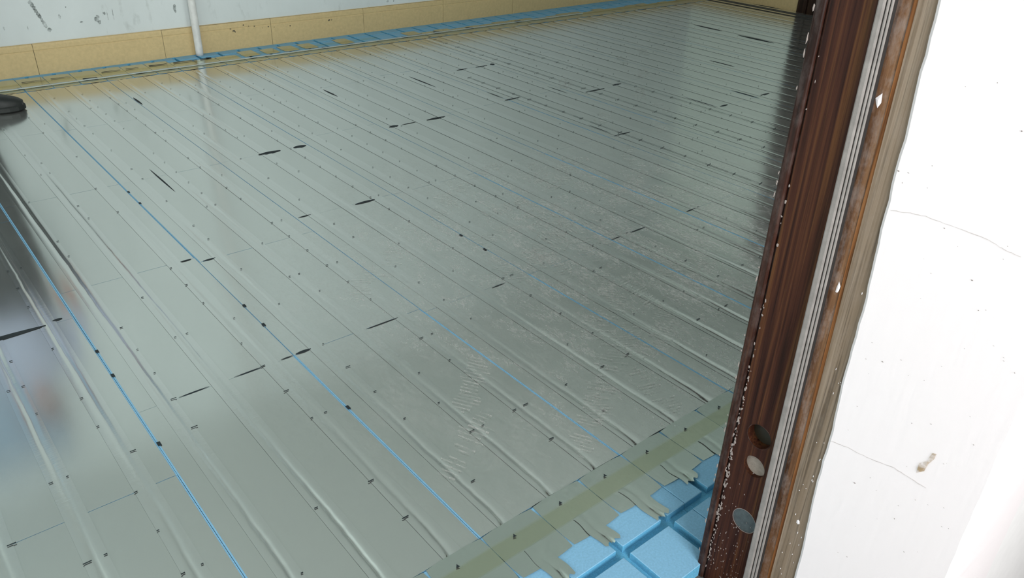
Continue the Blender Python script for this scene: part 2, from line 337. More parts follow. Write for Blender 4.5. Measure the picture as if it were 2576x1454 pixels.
# smudges on the back wall and dirt on the skirting
mat['smudge'] = dust_mat('grey_smudge', (0.20, 0.23, 0.22), 0.55)
def marks(name, items, off, parent, m):
    v, f = [], []
    for x, z, a, b in items:
        k = len(v); n = 9; g = random.uniform(0, 6)
        for i in range(n):
            t = 2 * math.pi * i / n + g; q = random.uniform(.6, 1.2)
            xx = x + a * q * math.cos(t); v.append((xx, yw(xx) + off, z + b * q * math.sin(t)))
        f.append(tuple(range(k, k + n)))
    o = mesh_obj(name, v, f, m, parent); o['kind'] = 'stuff'
WALL_MARKS = [(0.882, 0.376, 0.01, 0.013), (0.888, 0.36, 0.01, 0.013), (0.894, 0.345, 0.01, 0.013), (0.899, 0.329, 0.01, 0.013), (0.905, 0.313, 0.01, 0.013), (0.911, 0.297, 0.01, 0.013), (0.917, 0.281, 0.01, 0.013), (0.923, 0.265, 0.01, 0.013), (0.929, 0.248, 0.01, 0.013), (1.199, 0.27, 0.012, 0.014), (1.191, 0.254, 0.014, 0.016), (1.204, 0.242, 0.01, 0.012), (1.238, 0.286, 0.008, 0.01), (1.008, 0.289, 0.006, 0.012), (1.253, 0.274, 0.002, 0.03), (1.284, 0.277, 0.002, 0.034), (1.048, 0.335, 0.004, 0.004), (1.635, 0.279, 0.01, 0.03), (2.017, 0.273, 0.002, 0.01), (3.126, 0.189, 0.01, 0.008), (3.176, 0.19, 0.006, 0.008), (0.944, 0.226, 0.012, 0.012), (1.111, 0.251, 0.01, 0.006), (0.73, 0.255, 0.004, 0.01), (0.841, 0.247, 0.002, 0.012)]
TILE_MARKS = [(1.952, 0.126, 0.006, 0.0036), (1.971, 0.112, 0.009, 0.005399999999999999), (1.98, 0.106, 0.006, 0.0036), (2.038, 0.141, 0.006, 0.0036), (2.071, 0.131, 0.004, 0.0024), (2.11, 0.127, 0.005, 0.003), (2.204, 0.114, 0.006, 0.0036), (2.244, 0.108, 0.004, 0.0024), (2.356, 0.104, 0.006, 0.0036), (2.645, 0.111, 0.01, 0.006), (2.664, 0.111, 0.006, 0.0036), (2.162, 0.111, 0.003, 0.0018)]

# far brown door in the right wall
d2 = struct(boxes('door_2', [(XR - .035, XR, 3.90, 3.985, ZS, 2.50), (XR - .035, XR, 2.90, 2.985, ZS, 2.50), (XR - .035, XR, 2.985, 3.90, 2.42, 2.50)], 'door'), 'dark brown wooden door frame and leaf at the far right wall', 'door')
leaf = boxes('door_leaf', [(XR - .022, XR - .002, 2.99, 3.895, ZS, 2.415)], 'door', d2)
for z0, z1 in ((.15, .95), (1.1, 2.28)):
    boxes('door_panel', [(XR - .030, XR - .022, 3.10, 3.79, z0, z1)], 'door', d2)

# skirting tiles
def tile_profile(T=.011): return [(0, ZS), (0, .165), (-.005, .165), (-.010, .160), (-T, .150), (-T, .131), (-.0090, .128), (-.0090, .125), (-T, .122), (-T, ZS)]
def skirting(name, along, m='tile'):
    pass
pm = wall_poly(XL, XR, .003, .0125)
bb = struct(prism('baseboard_back', pm, ZS, pm, .163, 'mortar'), 'yellow ceramic skirting along the grey back wall', 'skirting')
prof = tile_profile()
xj = .838 - 7 * .692
while xj < XR:
    x0, x1 = max(xj, XL) + .0012, min(xj + .692, XR) - .0012
    xj += .692
    if x1 - x0 < .05: continue
    jit = random.uniform(-.0006, .0006)
    v = [(x, yw(x) + .011 + d + jit, z) for x in (x0, x1) for d, z in prof]
    n = len(prof)
    f = [(i, i + n, (i + 1) % n + n, (i + 1) % n) for i in range(n)] + [tuple(range(n)), tuple(range(2 * n - 1, n - 1, -1))]
    mesh_obj('tile', v, f, 'tile', bb)
marks('wall_smudges', WALL_MARKS, .0112, bpy.data.objects['wall_back'], 'smudge')
marks('tile_dirt', TILE_MARKS, -.0010, bb, 'mortar')
br = struct(boxes('baseboard_right', [(XR - .010, XR - .001, 4.0, yw(XR), ZS, .163)], 'mortar'), 'yellow ceramic skirting along the right wall', 'skirting')
yj = 4.0
while yj < yw(XR) - .1:
    y0, y1 = yj + .001, min(yj + .692, yw(XR)) - .001
    yj += .692
    v = [(XR + d, y, z) for y in (y0, y1) for d, z in prof]
    f = [(i, (i + 1) % n, (i + 1) % n + n, i + n) for i in range(n)] + [tuple(range(n - 1, -1, -1)), tuple(range(n, 2 * n))]
    mesh_obj('tile', v, f, 'tile', br)

# ------------------------------------------------------------------ door frame (right jamb is the one in view)
d1 = bpy.data.objects.new('door_1', None); C.objects.link(d1); d1.location = (0, 0, 0)
struct(d1, 'dark stained wooden door frame with grey rubber seal', 'door frame')
def lean(y0b, y1b, y0t, y1t, x0, x1, z0, z1, name, m, parent=d1):
    return prism(name, [(x0, y0b), (x1, y0b), (x1, y1b), (x0, y1b)], z0, [(x0, y0t), (x1, y0t), (x1, y1t), (x0, y1t)], z1, m, parent)
zb, zt = ZS, DH
def at(a, b, z): return a + b * z
L = lambda a, b: (at(a, b, zb), at(a, b, zt))
sealL, sealR = (.474, .0135), (.450, .0185)
stopR, bareR = (.431, .0150), (.375, .036)
for side, X, s in (('r', DX1, 1), ('l', DX0, -1)):
    def xx(a, b):
        return (X + s * a, X + s * b) if s > 0 else (X + s * b, X + s * a)
    # main dark face as a gently rounded board, and its moulded outer edge
    x0, x1 = xx(.0, .045)
    lin = lean(*[L(*sealL)[0], .5535, L(*sealL)[1], .5555], x0, x1, zb, zt, 'jamb_board', 'jamb')
    if s > 0: JB = lin
    # reorder: lean(y0 bottom, y1 bottom, y0 top, y1 top)
    x0, x1 = xx(.0035, .045)
    lean(.5535, .5575, .5555, .5595, x0, x1, zb, zt, 'edge_groove', 'jamb_edge')
    x0, x1 = xx(-.003, .045)
    e = lean(.5575, .5740, .5595, .5745, x0, x1, zb, zt, 'edge_moulding', 'jamb_edge')
    bv = e.modifiers.new('bevel', 'BEVEL'); bv.width = .004; bv.segments = 3
    # rubber seal: backing plus three ribs with dark grooves between
    lb, lt = L(*sealL); rb, rt = L(*sealR)
    x0, x1 = xx(-.004, .03)
    sl = lean(rb, lb, rt, lt, x0, x1, zb, zt, 'rubber_seal', 'seal_dark')
    for a, b, h in ((.02, .18, -.0065), (.24, .42, -.0078), (.49, .985, -.0100)):
        x0, x1 = xx(h, .0)
        ob = lean(rb + (lb - rb) * a, rb + (lb - rb) * b, rt + (lt - rt) * a, rt + (lt - rt) * b, x0, x1, zb, zt, 'seal_rib', 'seal', sl)
        bv = ob.modifiers.new('bevel', 'BEVEL'); bv.width = .0022; bv.segments = 2
    sb, st = L(*stopR)
    x0, x1 = xx(.004, .045); lean(sb + .004, rb, st + .004, rt, x0, x1, zb, zt, 'stop_strip', 'stop')
    x0, x1 = xx(.003, .045); lean(sb - .002, sb + .004, st - .002, st + .004, x0, x1, zb, zt, 'stop_edge', 'rust')
    bb_, bt_ = L(*bareR)
    x0, x1 = xx(.0015, .045); lean(bb_ - .02, sb - .002, bt_ - .02, st - .002, x0, x1, zb, zt, 'outer_strip', 'bare')
boxes('head_board', [(DX0, DX1, .40, .574, DH, DH + .045)], 'jamb', d1)

# round holes and plugs in the right jamb
def disc(name, y, z, r, m, x, depth, parent=d1, ry=1.0, n=28):
    v = [(x, y + r * ry * math.cos(2 * math.pi * i / n), z + r * math.sin(2 * math.pi * i / n)) for i in range(n)]
    v += [(x + depth, a, b) for _, a, b in v]
    f = [tuple(range(n - 1, -1, -1)), tuple(range(n, 2 * n))] + [(i, (i + 1) % n, n + (i + 1) % n, n + i) for i in range(n)]
    return mesh_obj(name, v, f, m, parent)
def ring(name, y, z, r0, r1, m, x, h, parent=d1, n=28):
    v, f = [], []
    for i in range(n):
        c, s = math.cos(2 * math.pi * i / n), math.sin(2 * math.pi * i / n)
        v += [(x, y + r0 * c, z + r0 * s), (x - h, y + r0 * c, z + r0 * s), (x - h, y + r1 * c, z + r1 * s), (x, y + r1 * c, z + r1 * s)]
    for i in range(n):
        a, b = 4 * i, 4 * ((i + 1) % n)
        for k in range(3): f.append((a + k, b + k, b + k + 1, a + k + 1))
    return mesh_obj(name, v, f, m, parent, True)
def drill(ob, y, z, r, depth):
    c = disc('cutter', y, z, r, 'hole', DX1 - .01, depth + .01, None, 1.0, 40)
    md = ob.modifiers.new('hole', 'BOOLEAN'); md.operation = 'DIFFERENCE'; md.object = c; md.solver = 'EXACT'
    dg = bpy.context.evaluated_depsgraph_get()
    me = bpy.data.meshes.new_from_object(ob.evaluated_get(dg)); ob.modifiers.remove(md)
    ob.data = me; bpy.data.objects.remove(c)
for y, z, r, d in ((.511, .350, .0225, .020), (.5075, .287, .0205, .010), (.502, .165, .0238, .0025)): drill(JB, y, z, r, d)
h1 = disc('screw_hole', .511, .350, .0224, 'hole', DX1 + .0185, .001); h1['label'] = 'dark olive round hole in the jamb'
ring('hole_rim', .511, .350, .0224, .0236, 'jamb_edge', DX1 + .0002, .0006, h1)
h2 = disc('putty_plug', .5075, .287, .0204, 'plug', DX1 + .0085, .001); h2['label'] = 'beige putty filled round hole'
h3 = disc('steel_plug', .502, .165, .0236, 'steel', DX1 + .0008, .001); h3['label'] = 'grey round metal plug tucked behind the seal'
ring('hole_rim', .502, .165, .0234, .0242, 'chip', DX1 + .0002, .0004, h3)
# chipped paint flakes
def flakes(name, spots, m, parent):
    v, f = [], []
    for (y, z, ry, rz, x) in spots:
        k = len(v); nn = 6
        a0 = random.uniform(0, 6.28)
        for i in range(nn):
            a = a0 + 2 * math.pi * i / nn; q = random.uniform(.5, 1.25)
            v.append((x, y + ry * q * math.cos(a), z + rz * q * math.sin(a)))
        v.append((x - .0009, y, z)); c = k + nn
        for i in range(nn): f.append((c, k + (i + 1) % nn, k + i))
    o = mesh_obj(name, v, f, m, parent); o['kind'] = 'stuff'
    return o
random.seed(11)
sp = []
for i in range(170):                              # along the moulded edge, thick near the foot
    z = abs(random.gauss(.26, .13)) if i < 150 else random.uniform(.02, 1.15)
    sp.append((.5535 + random.gauss(0, .0022), z, random.uniform(.0006, .0024), random.uniform(.001, .005), DX1 - .0004))
for i in range(90):
    sp.append((random.uniform(.485, .553), abs(random.gauss(.06, .08)), random.uniform(.0004, .0012), random.uniform(.0008, .0025), DX1 - .0004))
for i in range(30):
    sp.append((.5745, random.uniform(.0, 1.1), .0014, random.uniform(.002, .007), DX1 - .0026))
flakes('paint_flakes', sp, 'chip', d1)
sp = [(.462, .93, .004, .011, DX1 + .0035), (.449, .66, .004, .010, DX1 + .0035), (.41, .236, .003, .005, DX1 + .001)]
for i in range(26): sp.append((random.uniform(.395, .425), random.uniform(.1, .75), .0008, random.uniform(.001, .003), DX1 + .001))
fl2 = flakes('plaster_flakes', sp, 'white', d1)

# ------------------------------------------------------------------ boards, foil and heat strips on the floor
X0, PW, PITCH = .302, .400, .13333
COLS = range(-9, 16)
GR = [.0667, .2000, .3333]
GW = .0095                                          # half width of a groove
ROWS = {-1: [.88, 1.417, 2.217, 3.017, 3.80, 4.68], 0: [.88, 1.68, 2.38, 3.15, 3.95, 4.68], 1: [.88, 1.682, 2.34, 3.15, 3.93, 4.68],
        2: [.88, 1.66, 2.465, 3.157, 3.95, 4.68], 3: [.88, 1.655, 2.46, 3.25, 4.02, 4.68], 4: [.88, 1.678, 2.47, 3.165, 3.95, 4.68],
        5: [.88, 1.682, 2.474, 3.20, 4.0, 4.68], 6: [.88, 1.62, 2.465, 3.21, 3.868, 4.68], 7: [.88, 1.60, 2.45, 3.09, 3.86, 4.68],
        8: [.88, 1.68, 2.488, 3.13, 3.93, 4.68], 9: [.88, 1.70, 2.497, 3.17, 3.95, 4.68]}
# gap on the left edge of a column (seam) per stretch of y, in metres: list of (y0, y1, gap)
SEAM = {0: [(.8, 4.7, .0062)], 1: [(.8, 1.95, .0058), (1.95, 2.45, .0015), (2.45, 4.7, .0052)], 2: [(.8, 1.35, .0046), (1.35, 4.7, .0014)],
        3: [(.8, 1.68, .0044), (1.68, 2.05, .0040), (2.05, 3.2, .0012), (3.2, 3.6, .0036)], 4: [(.8, 1.40, .0056), (1.68, 2.3, .0046), (2.45, 2.75, .0036)],
        5: [(.8, 2.3, .0056)], 6: [(2.4, 3.1, .0044)], 7: [(2.3, 3.1, .004)]}
def gap(k, y):
    for y0, y1, g in SEAM.get(k, ()):
        if y0 <= y < y1: return g
    return .0015

random.seed(21)
def foam_board(x0, x1, y0, y1, yaw, ml, mr_):
    """blue foam with three pipe grooves + foil facing between them; built round its centre"""
    cx, cy = (x0 + x1) / 2, (y0 + y1) / 2
    cx0 = round((cx - X0 - PW / 2) / PW) * PW + X0      # nominal left edge of the column
    zs, zg = -.0008, -.017
    xs = [(x0, zs)]
    for g in GR:
        gx = cx0 + g
        xs += [(gx - GW, zs), (gx - GW, zg), (gx + GW, zg), (gx + GW, zs)]
    xs.append((x1, zs))
    prof = [(x0, ZS + .001)] + xs + [(x1, ZS + .001)]
    n = len(prof)
    v = [(x - cx, y - cy, z) for y in (y0, y1) for x, z in prof]
    f = [(i, i + 1, i + 1 + n, i + n) for i in range(n - 1)]
    f.append((n - 1, 0, n, 2 * n - 1))
    # end caps as quads between plateaus
    fl = []
    def cap(o, rev):
        q = []
        q.append([o + 0, o + 1, o + 2, o + 3])
        q.append([o + 0, o + 3, o + 4, o + n - 1])
        q.append([o + 4, o + 5, o + 6, o + 7]); q.append([o + 4, o + 7, o + 8, o + n - 1])
        q.append([o + 8, o + 9, o + 10, o + 11]); q.append([o + 8, o + 11, o + 12, o + n - 1])
        q.append([o + 12, o + 13, o + 14, o + n - 1])
        return [tuple(r[::-1]) if rev else tuple(r) for r in q]
    f += cap(0, False) + cap(n, True)
    b = mesh_obj('foam_board', v, f, 'xps', floor)
    b.location = (cx, cy, 0); b.rotation_euler = (random.uniform(-.0003, .0003), random.uniform(-.0009, .0009), yaw)
    # foil facing: four bands, softly pillowed
    v, f = [], []
    edges = [x0 + ml] + [cx0 + g + s * (GW - .001) for g in GR for s in (-1, 1)] + [x1 - mr_]
    ny = max(2, int((y1 - y0) / .1))
    for a, c in zip(edges[0::2], edges[1::2]):
        nx = 4; k = len(v)
        for j in range(ny + 1):
            for i in range(nx + 1):
                u = i / nx
                edge = (abs(2 * u - 1)) ** 4
                v.append((a + (c - a) * u - cx, y0 + (y1 - y0) * j / ny - cy, .0002 - .0003 * edge + random.uniform(-.00005, .00005)))
        for j in range(ny):
            for i in range(nx):
                q = k + j * (nx + 1) + i; f.append((q, q + 1, q + nx + 2, q + nx + 1))
    mesh_obj('foil_facing', v, f, 'foil', b, True)
    return b

for c in COLS:
    if c in ROWS: rows = ROWS[c]
    else:
        st = [.0, .3, .55, .15, .42, .7][c % 6]
        rows = [.88] + [y for y in (.88 + st + .8 * i for i in range(6)) if 1.1 < y < 4.5] + [4.68]
    xa, xb = X0 + PW * c, X0 + PW * (c + 1)
    xa, xb = max(xa, XL + .01), min(xb, XR - .015)
    if xb - xa < .38: continue
    for y0, y1 in zip(rows[:-1], rows[1:]):
        ym = (y0 + y1) / 2
        ga, gb = gap(c, ym) / 2, gap(c + 1, ym) / 2
        gt = random.choice([.0005, .0008, .0012, .0016])
        foam_board(xa + .0006, xb - .0006, y0 + gt / 2, y1 - gt / 2, random.uniform(-.0012, .0012), ga, gb)

# aluminium heat strips pressed into the grooves
PROF = [(-.0215, .0004), (-.0165, .0005), (-.0110, .0005), (-.0068, .0004), (-.0042, -.0012), (-.0020, -.0040), (0, -.0052),
        (.0020, -.0040), (.0042, -.0012), (.0068, .0004), (.0110, .0005), (.0165, .0005), (.0215, .0004)]
SKIP = {(6, 0), (7, 0)}
def strip(gx, y0, y1, near, name='heat_strip', hook=True):
    n = len(PROF); v, f = [], []
    y = y0; j = 0
    wob = 0; dep = 1.0; ca = 0.0; lo = random.uniform(.0, .035); hi = random.uniform(.15, .60); yh = random.uniform(.95, 1.45)
    while True:
        step = .06 if gx < -.6 else .008 if y < 1.5 else (.016 if y < 2.6 else .04)
        wob = wob * .93 + random.gauss(0, .00035); dep = max(.5, min(1.6, dep + random.gauss(0, .05)))
        ca = ca * .9 + random.gauss(0, .00012)
        e = y - y0
        hk = max(0, 1 - e / .10) if hook else 0
        amp = lo + (hi - lo) / (1 + math.exp((y - yh) / .10)) + (.10 if (gx < .55 and y < 3.4) else 0)
        d = dep * amp * (min(1, e / .035 + .15) if hook else 1)
        for i, (px, pz) in enumerate(PROF):
            inner = abs(px) < .011
            zz = pz if pz > 0 else pz * d
            xx = px + (wob if inner else 0)
            if hook and inner: xx += -.013 * hk ** 2
            if not inner: zz = zz + random.gauss(0, .00002) + abs(ca) * .3
            else: zz += random.gauss(0, .00005)
            v.append((gx + xx, y, zz + .0004))
        if j:
            a, b = n * (j - 1), n * j
            f += [(a + i, a + i + 1, b + i + 1, b + i) for i in range(n - 1)]
        j += 1
        if y >= y1: break
        y = min(y1, y + step)
    return mesh_obj(name, v, f, 'strip', floor, True)
random.seed(5)
ends = []
for c in COLS:
    for gi, g in enumerate(GR):
        gx = X0 + PW * c + g
        if gx < XL + .1 or gx > XR - .05: continue
        ye = .842 + random.uniform(-.006, .012)
        strip(gx, ye, 4.735 + random.uniform(-.01, .01) + SL * gx * .6, gx < 2.5)
        ends.append((gx, ye))

# front rows of bare boards: foam blocks between the pipe grooves, foil patches near the joint
random.seed(31)
def block(x0, x1, y0, y1, parent, z1=0.0, z0=-.0175):
    b = .0012
    v = boxv(x0, x1, y0, y1, z0, z1 - b)[:4] + [(x0, y0, z1 - b), (x1, y0, z1 - b), (x1, y1, z1 - b), (x0, y1, z1 - b), (x0 + b, y0 + b, z1), (x1 - b, y0 + b, z1), (x1 - b, y1 - b, z1), (x0 + b, y1 - b, z1)]
    f = [(0, 1, 5, 4), (1, 2, 6, 5), (2, 3, 7, 6), (3, 0, 4, 7), (4, 5, 9, 8), (5, 6, 10, 9), (6, 7, 11, 10), (7, 4, 8, 11), (8, 9, 10, 11)]
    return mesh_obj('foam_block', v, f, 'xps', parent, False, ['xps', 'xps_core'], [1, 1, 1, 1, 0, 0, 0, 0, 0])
def patch(x0, x1, y0, y1, z, parent):
    cx, cy = (x0 + x1) / 2, (y0 + y1) / 2
    v, f = [], []
    nx, ny = 4, 4
    for j in range(ny + 1):
        for i in range(nx + 1):
            u, w = i / nx, j / ny
            r = .004 if (i in (0, nx) and j in (0, ny)) else 0
            v.append(((x1 - x0) * (u - .5) * (1 - r / .1), (y1 - y0) * (w - .5) * (1 - r / .1), random.uniform(-.00012, .00012)))
    for j in range(ny):
        for i in range(nx):
            q = j * (nx + 1) + i; f.append((q, q + 1, q + nx + 2, q + nx + 1))
    o = mesh_obj('foil_patch', v, f, 'patch', parent, True)
    o.location = (cx, cy, z); o.rotation_euler = (random.uniform(-.008, .008), random.uniform(-.010, .010), random.uniform(-.008, .008))
    return o
def xsegs(xa, xb):
    """block borders inside a column, cut at the groove edges"""
    e = [xa] + [X0 + PW * round((xa - X0) / PW) + g + s * GW for g in GR for s in (-1, 1)] + [xb]
    return list(zip(e[0::2], e[1::2]))
for c in COLS:
    xa, xb = X0 + PW * c + .0006, min(X0 + PW * (c + 1), XR - .02) - .0006
    if xa < XL or xb - xa < .36: continue
    fv, bv_ = -3 <= c <= 5, c >= -3                   # columns near enough to show their blocks
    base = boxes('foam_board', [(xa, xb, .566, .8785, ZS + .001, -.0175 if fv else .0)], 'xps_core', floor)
    for a, b in (xsegs(xa, xb) if fv else ()):
        for y0, y1 in ((.566, .670), (.690, .8035), (.8225, .8785)):
            block(a, b, y0, y1, base)
    for q in range(3):
        a = X0 + PW * c + PITCH * q + .0004; b = a + PITCH - .0008
        patch(a, b, .7475 + random.uniform(-.002, .002), .8795, .0021, base)
    # back row: groove along the wall, patchy foil
    ye = max(yw(xa), yw(xb)) - .001
    yg = 4.905 + SL * (xa + xb) / 2 * .8
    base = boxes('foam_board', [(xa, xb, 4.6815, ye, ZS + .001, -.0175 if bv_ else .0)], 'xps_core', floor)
    if bv_: block(xa, xb, ye - .016, ye, base, -.001)
    for a, b in (xsegs(xa, xb) if bv_ else ()):
        for y0, y1 in ((4.6815, 4.765), (4.783, yg - .0065), (yg + .0065, ye - .017)):
            block(a, b, y0, y1, base)
    for q in range(3):
        a = X0 + PW * c + PITCH * q + .001; b = a + PITCH - .002
        xm = (a + b) / 2
        yf = 4.955 + random.uniform(-.006, .006) if xm < 1.55 else (4.905 + random.uniform(-.02, .02) if xm < 2.75 else 4.865 + random.uniform(-.025, .03))
        if 1.9 < xm < 3.2:
            patch(a, b, 4.683, 4.79, .0021, base)
            if random.random() < .75: patch(a + random.uniform(0, .05), b, 4.815, yf + .05, .0021, base)
        else:
            patch(a, b, 4.683, yf, .0021, base)
# short tongues of heat strip poking past the foil
random.seed(41)
ton = {}
for c in range(-1, 3):
    for gi, g in enumerate(GR):
        gx = X0 + PW * c + g
        if gx < .1: continue
        y0 = {(1, 1): .709, (1, 2): .694, (2, 0): .724, (1, 0): .70, (0, 2): .715}.get((c, gi), random.uniform(.69, .73))
        n = len(PROF); v, f = [], []
        ns_ = 16
        for j in range(ns_ + 1):
            y = y0 + (.80 - y0) * j / ns_
            for i, (px, pz) in enumerate(PROF):
                lead = (.004 * math.sin(i * 1.9 + c * 2 + gi) if j == 0 else 0)
                zz = (pz * max(.03, .9 - 2.2 * j / ns_) if pz < 0 else pz * .5)
                v.append((gx + px * 1.02 + .002 * math.sin(j * .5 + gi), y + lead, zz + .0032 + random.gauss(0, .00009)))
            if j:
                a, b = n * (j - 1), n * j
                f += [(a + i, a + i + 1, b + i + 1, b + i) for i in range(n - 1)]
        mesh_obj('strip_tongue', v, f, 'patch', floor, True)

# clear tape across the strip ends, front and back
def tape(name, xa, xb, yfun, w, z, label):
    n = int((xb - xa) / .03); v, f = [], []
    o1 = o2 = 0
    for i in range(n + 1):
        x = xa + (xb - xa) * i / n
        o1 = o1 * .8 + random.uniform(-.0006, .0006); o2 = o2 * .8 + random.uniform(-.0006, .0006)
        for k in range(5):
            t = k / 4
            v.append((x, yfun(x) + w * t + (o1 if k == 0 else o2 if k == 4 else 0), z + random.uniform(-.0002, .0002)))
        if i:
            a, b = 5 * (i - 1), 5 * i
            f += [(a + k, b + k, b + k + 1, a + k + 1) for k in range(4)]
    o = mesh_obj(name, v, f, 'tape', floor, True); o['label'] = label
    return o
tape('clear_tape', -3.5, 6.6, lambda x: .8015, .0435, .0048, 'clear yellowish tape across the front strip ends')
tape('clear_tape', -3.5, 6.6, lambda x: 4.695 + SL * .6 * x, .045, .0045, 'clear tape along the back wall strip ends')
tape('clear_tape', -3.5, 2.9, lambda x: 4.80 + SL * .6 * x, .045, .0045, 'second clear tape nearer the back wall')

v, f = [], []
for i in range(160):
    x = .2 + 4.6 * i / 159; y = 4.733 + SL * .6 * x + random.uniform(-.0015, .0015); h = .0045 + random.uniform(0, .0025)
    v += [(x, y - .006, .0045), (x, y, .0045 + h), (x, y + .006, .0045)]
    if i: f += [(3 * i - 3, 3 * i, 3 * i + 1, 3 * i - 2), (3 * i - 2, 3 * i + 1, 3 * i + 2, 3 * i - 1)]
mesh_obj('highlight_ridge', v, f, 'strip', floor, True)  # foil ridge added to make the pale highlight line along the back tape

# flat quads painted as the shade in foil slits: small ticks where the cross grooves pass under the strips, open joints, barbed seams
random.seed(51)
sv, sf = [], []
def quad(pts, z=.0026):
    k = len(sv)
    sv.extend([(x, y, z) for x, y in pts]); sf.append(tuple(range(k, k + len(pts))))
def lens(xc, y0, y1, w, z=.0012):
    n = 8; a = []; b = []
    for i in range(n + 1):
        t = i / n; y = y0 + (y1 - y0) * t; h = w * max(0.0, math.sin(math.pi * t)) ** .8
        a.append((xc + h * .5, y)); b.append((xc - h * .5, y))
    quad(a + b[::-1][1:-1], z)
def tlens(yc, x0, x1, w, z=.0012):
    n = 8; a = []; b = []
    for i in range(n + 1):
        t = i / n; x = x0 + (x1 - x0) * t; h = w * (.25 + .75 * math.sin(math.pi * t))
        a.append((x, yc - h * .5)); b.append((x, yc + h * .5))
    quad(a + b[::-1], z)
for c in COLS:
    for gi, rx in enumerate((.086, .217, .314, .185, .350)):
        pr = (.7, .45, .65, .15, .2)[gi]
        x = X0 + PW * c + rx
        if x > XR - .1: continue
        for k in range(0, 29):
            y = .88 - .0003 + .1335 * k + (.128 if False else 0)
            if y < .95 or y > 4.6 or random.random() > pr: continue
            big = random.random() < .45
            l = random.uniform(.011, .016) if (big and y < 1.75) else random.uniform(.0045, .0085)
            h = .0030 if y < 2 else .0042
            quad([(x - l / 2, y), (x + l / 2, y), (x + l / 2, y + h), (x - l / 2, y + h)], .0030)
for xl, ya, yb in ((2.80, 1.55, 3.70), (3.21, 1.65, 4.70), (3.495, 1.80, 4.15)):
    y = ya
    while y < yb:
        y2 = min(yb, y + .06)
        w = .0008 + .0010 * random.random()
        quad([(xl - w, y), (xl + w, y), (xl + w, y2), (xl - w, y2)], .0022); y = y2
    k = 0
    y = .88 + .1335 * math.ceil((ya - .88) / .1335)
    while y < yb:
        l = random.uniform(.012, .020)
        quad([(xl - l * .8, y), (xl + l, y + .006), (xl + l, y + .0095), (xl - l * .8, y + .0035)], .0024); y += .1335
for a in ((5.265, 3.74, 4.02, .020), (5.25, 3.27, 3.60, .034), (5.245, 2.75, 3.21, .014), (6.53, 4.05, 4.37, .034), (4.40, 2.99, 3.20, .014), (2.70, 3.25, 3.40, .006), (2.52, 3.62, 3.9, .012), (1.98, 3.75, 3.92, .012), (1.11, 4.15, 4.3, .010), (.845, 2.95, 3.25, .006), (3.91, 2.46, 2.66, .010), (3.56, 2.48, 2.72, .010), (3.06, 3.12, 3.30, .007), (2.755, 2.50, 2.66, .007)): lens(*a)
for a in ((1.681, .40, .475, .004), (1.681, .538, .622, .004), (1.682, .665, .700, .0045), (1.683, .708, .752, .011), (1.679, .92, 1.025, .005), (1.655, 1.35, 1.40, .005),
          (2.218, .02, .23, .022), (2.232, .25, .275, .012), (2.341, .714, .755, .008), (2.376, .655, .69, .009), (2.471, 1.11, 1.16, .007), (2.458, 1.335, 1.42, .015), (3.157, 1.27, 1.37, .028), (3.155, 1.43, 1.49, .030),
          (3.168, 1.93, 1.98, .026), (3.16, 2.14, 2.25, .022), (3.165, 2.0, 2.08, .008), (3.215, 2.68, 2.79, .013), (3.09, 3.16, 3.31, .013), (3.11, 3.40, 3.47, .02), (2.465, 2.74, 2.85, .009), (2.487, 3.58, 3.65, .014), (2.495, 3.96, 4.05, .014), (1.68, 2.315, 2.37, .006), (1.678, 2.0, 2.08, .006), (1.677, 1.90, 1.95, .005), (3.865, 2.84, 2.92, .016), (3.862, 2.98, 3.07, .014), (3.868, 3.10, 3.13, .03),
          (.8795, .878, .915, .003), (.8795, .835, .88, .0025), (.8795, 1.0, 1.08, .003), (.8795, 1.19, 1.26, .003)): tlens(a[0], a[1], a[2], a[3])
for yb, xs in ((4.73, [(.68, .03, .03), (.76, .05, .02), (1.0, .07, .05), (1.10, .05, .018), (1.27, .06, .03), (1.45, .04, .02), (1.75, .03, .02), (1.95, .04, .03), (2.44, .05, .035), (2.62, .04, .02), (3.05, .05, .03), (3.33, .05, .05), (3.62, .06, .05), (4.1, .05, .05)]),
               (4.85, [(.72, .12, .012), (.86, .10, .012), (1.12, .10, .014), (1.25, .07, .014), (1.38, .10, .02), (1.52, .14, .018), (1.68, .07, .02), (1.72, .03, .03)])):
    for x, w, h in xs:
        y = yb + SL * .6 * x; quad([(x, y), (x + w, y + .004), (x + w, y + h * .7), (x, y + h)], .0052)
for gx, ye in ends:                                  # painted shade of the pocket at each strip end
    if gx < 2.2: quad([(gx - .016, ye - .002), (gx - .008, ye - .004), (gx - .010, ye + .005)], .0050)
for x, y in ((.303, 2.003), (.303, 1.868), (.305, 1.539), (.704, 2.0), (.704, 1.87), (.704, 1.40), (1.497, 1.877), (1.497, 2.013), (.704, 3.05), (.704, 2.92)):
    quad([(x - .004, y - .008), (x + .004, y - .008), (x + .004, y + .008), (x - .004, y + .008)], .0015)
o = mesh_obj('slit_shade_marks', sv, sf, 'slit_shade', floor); o['kind'] = 'stuff'; o['label'] = 'flat black marks painted as the shade in small foil slits'

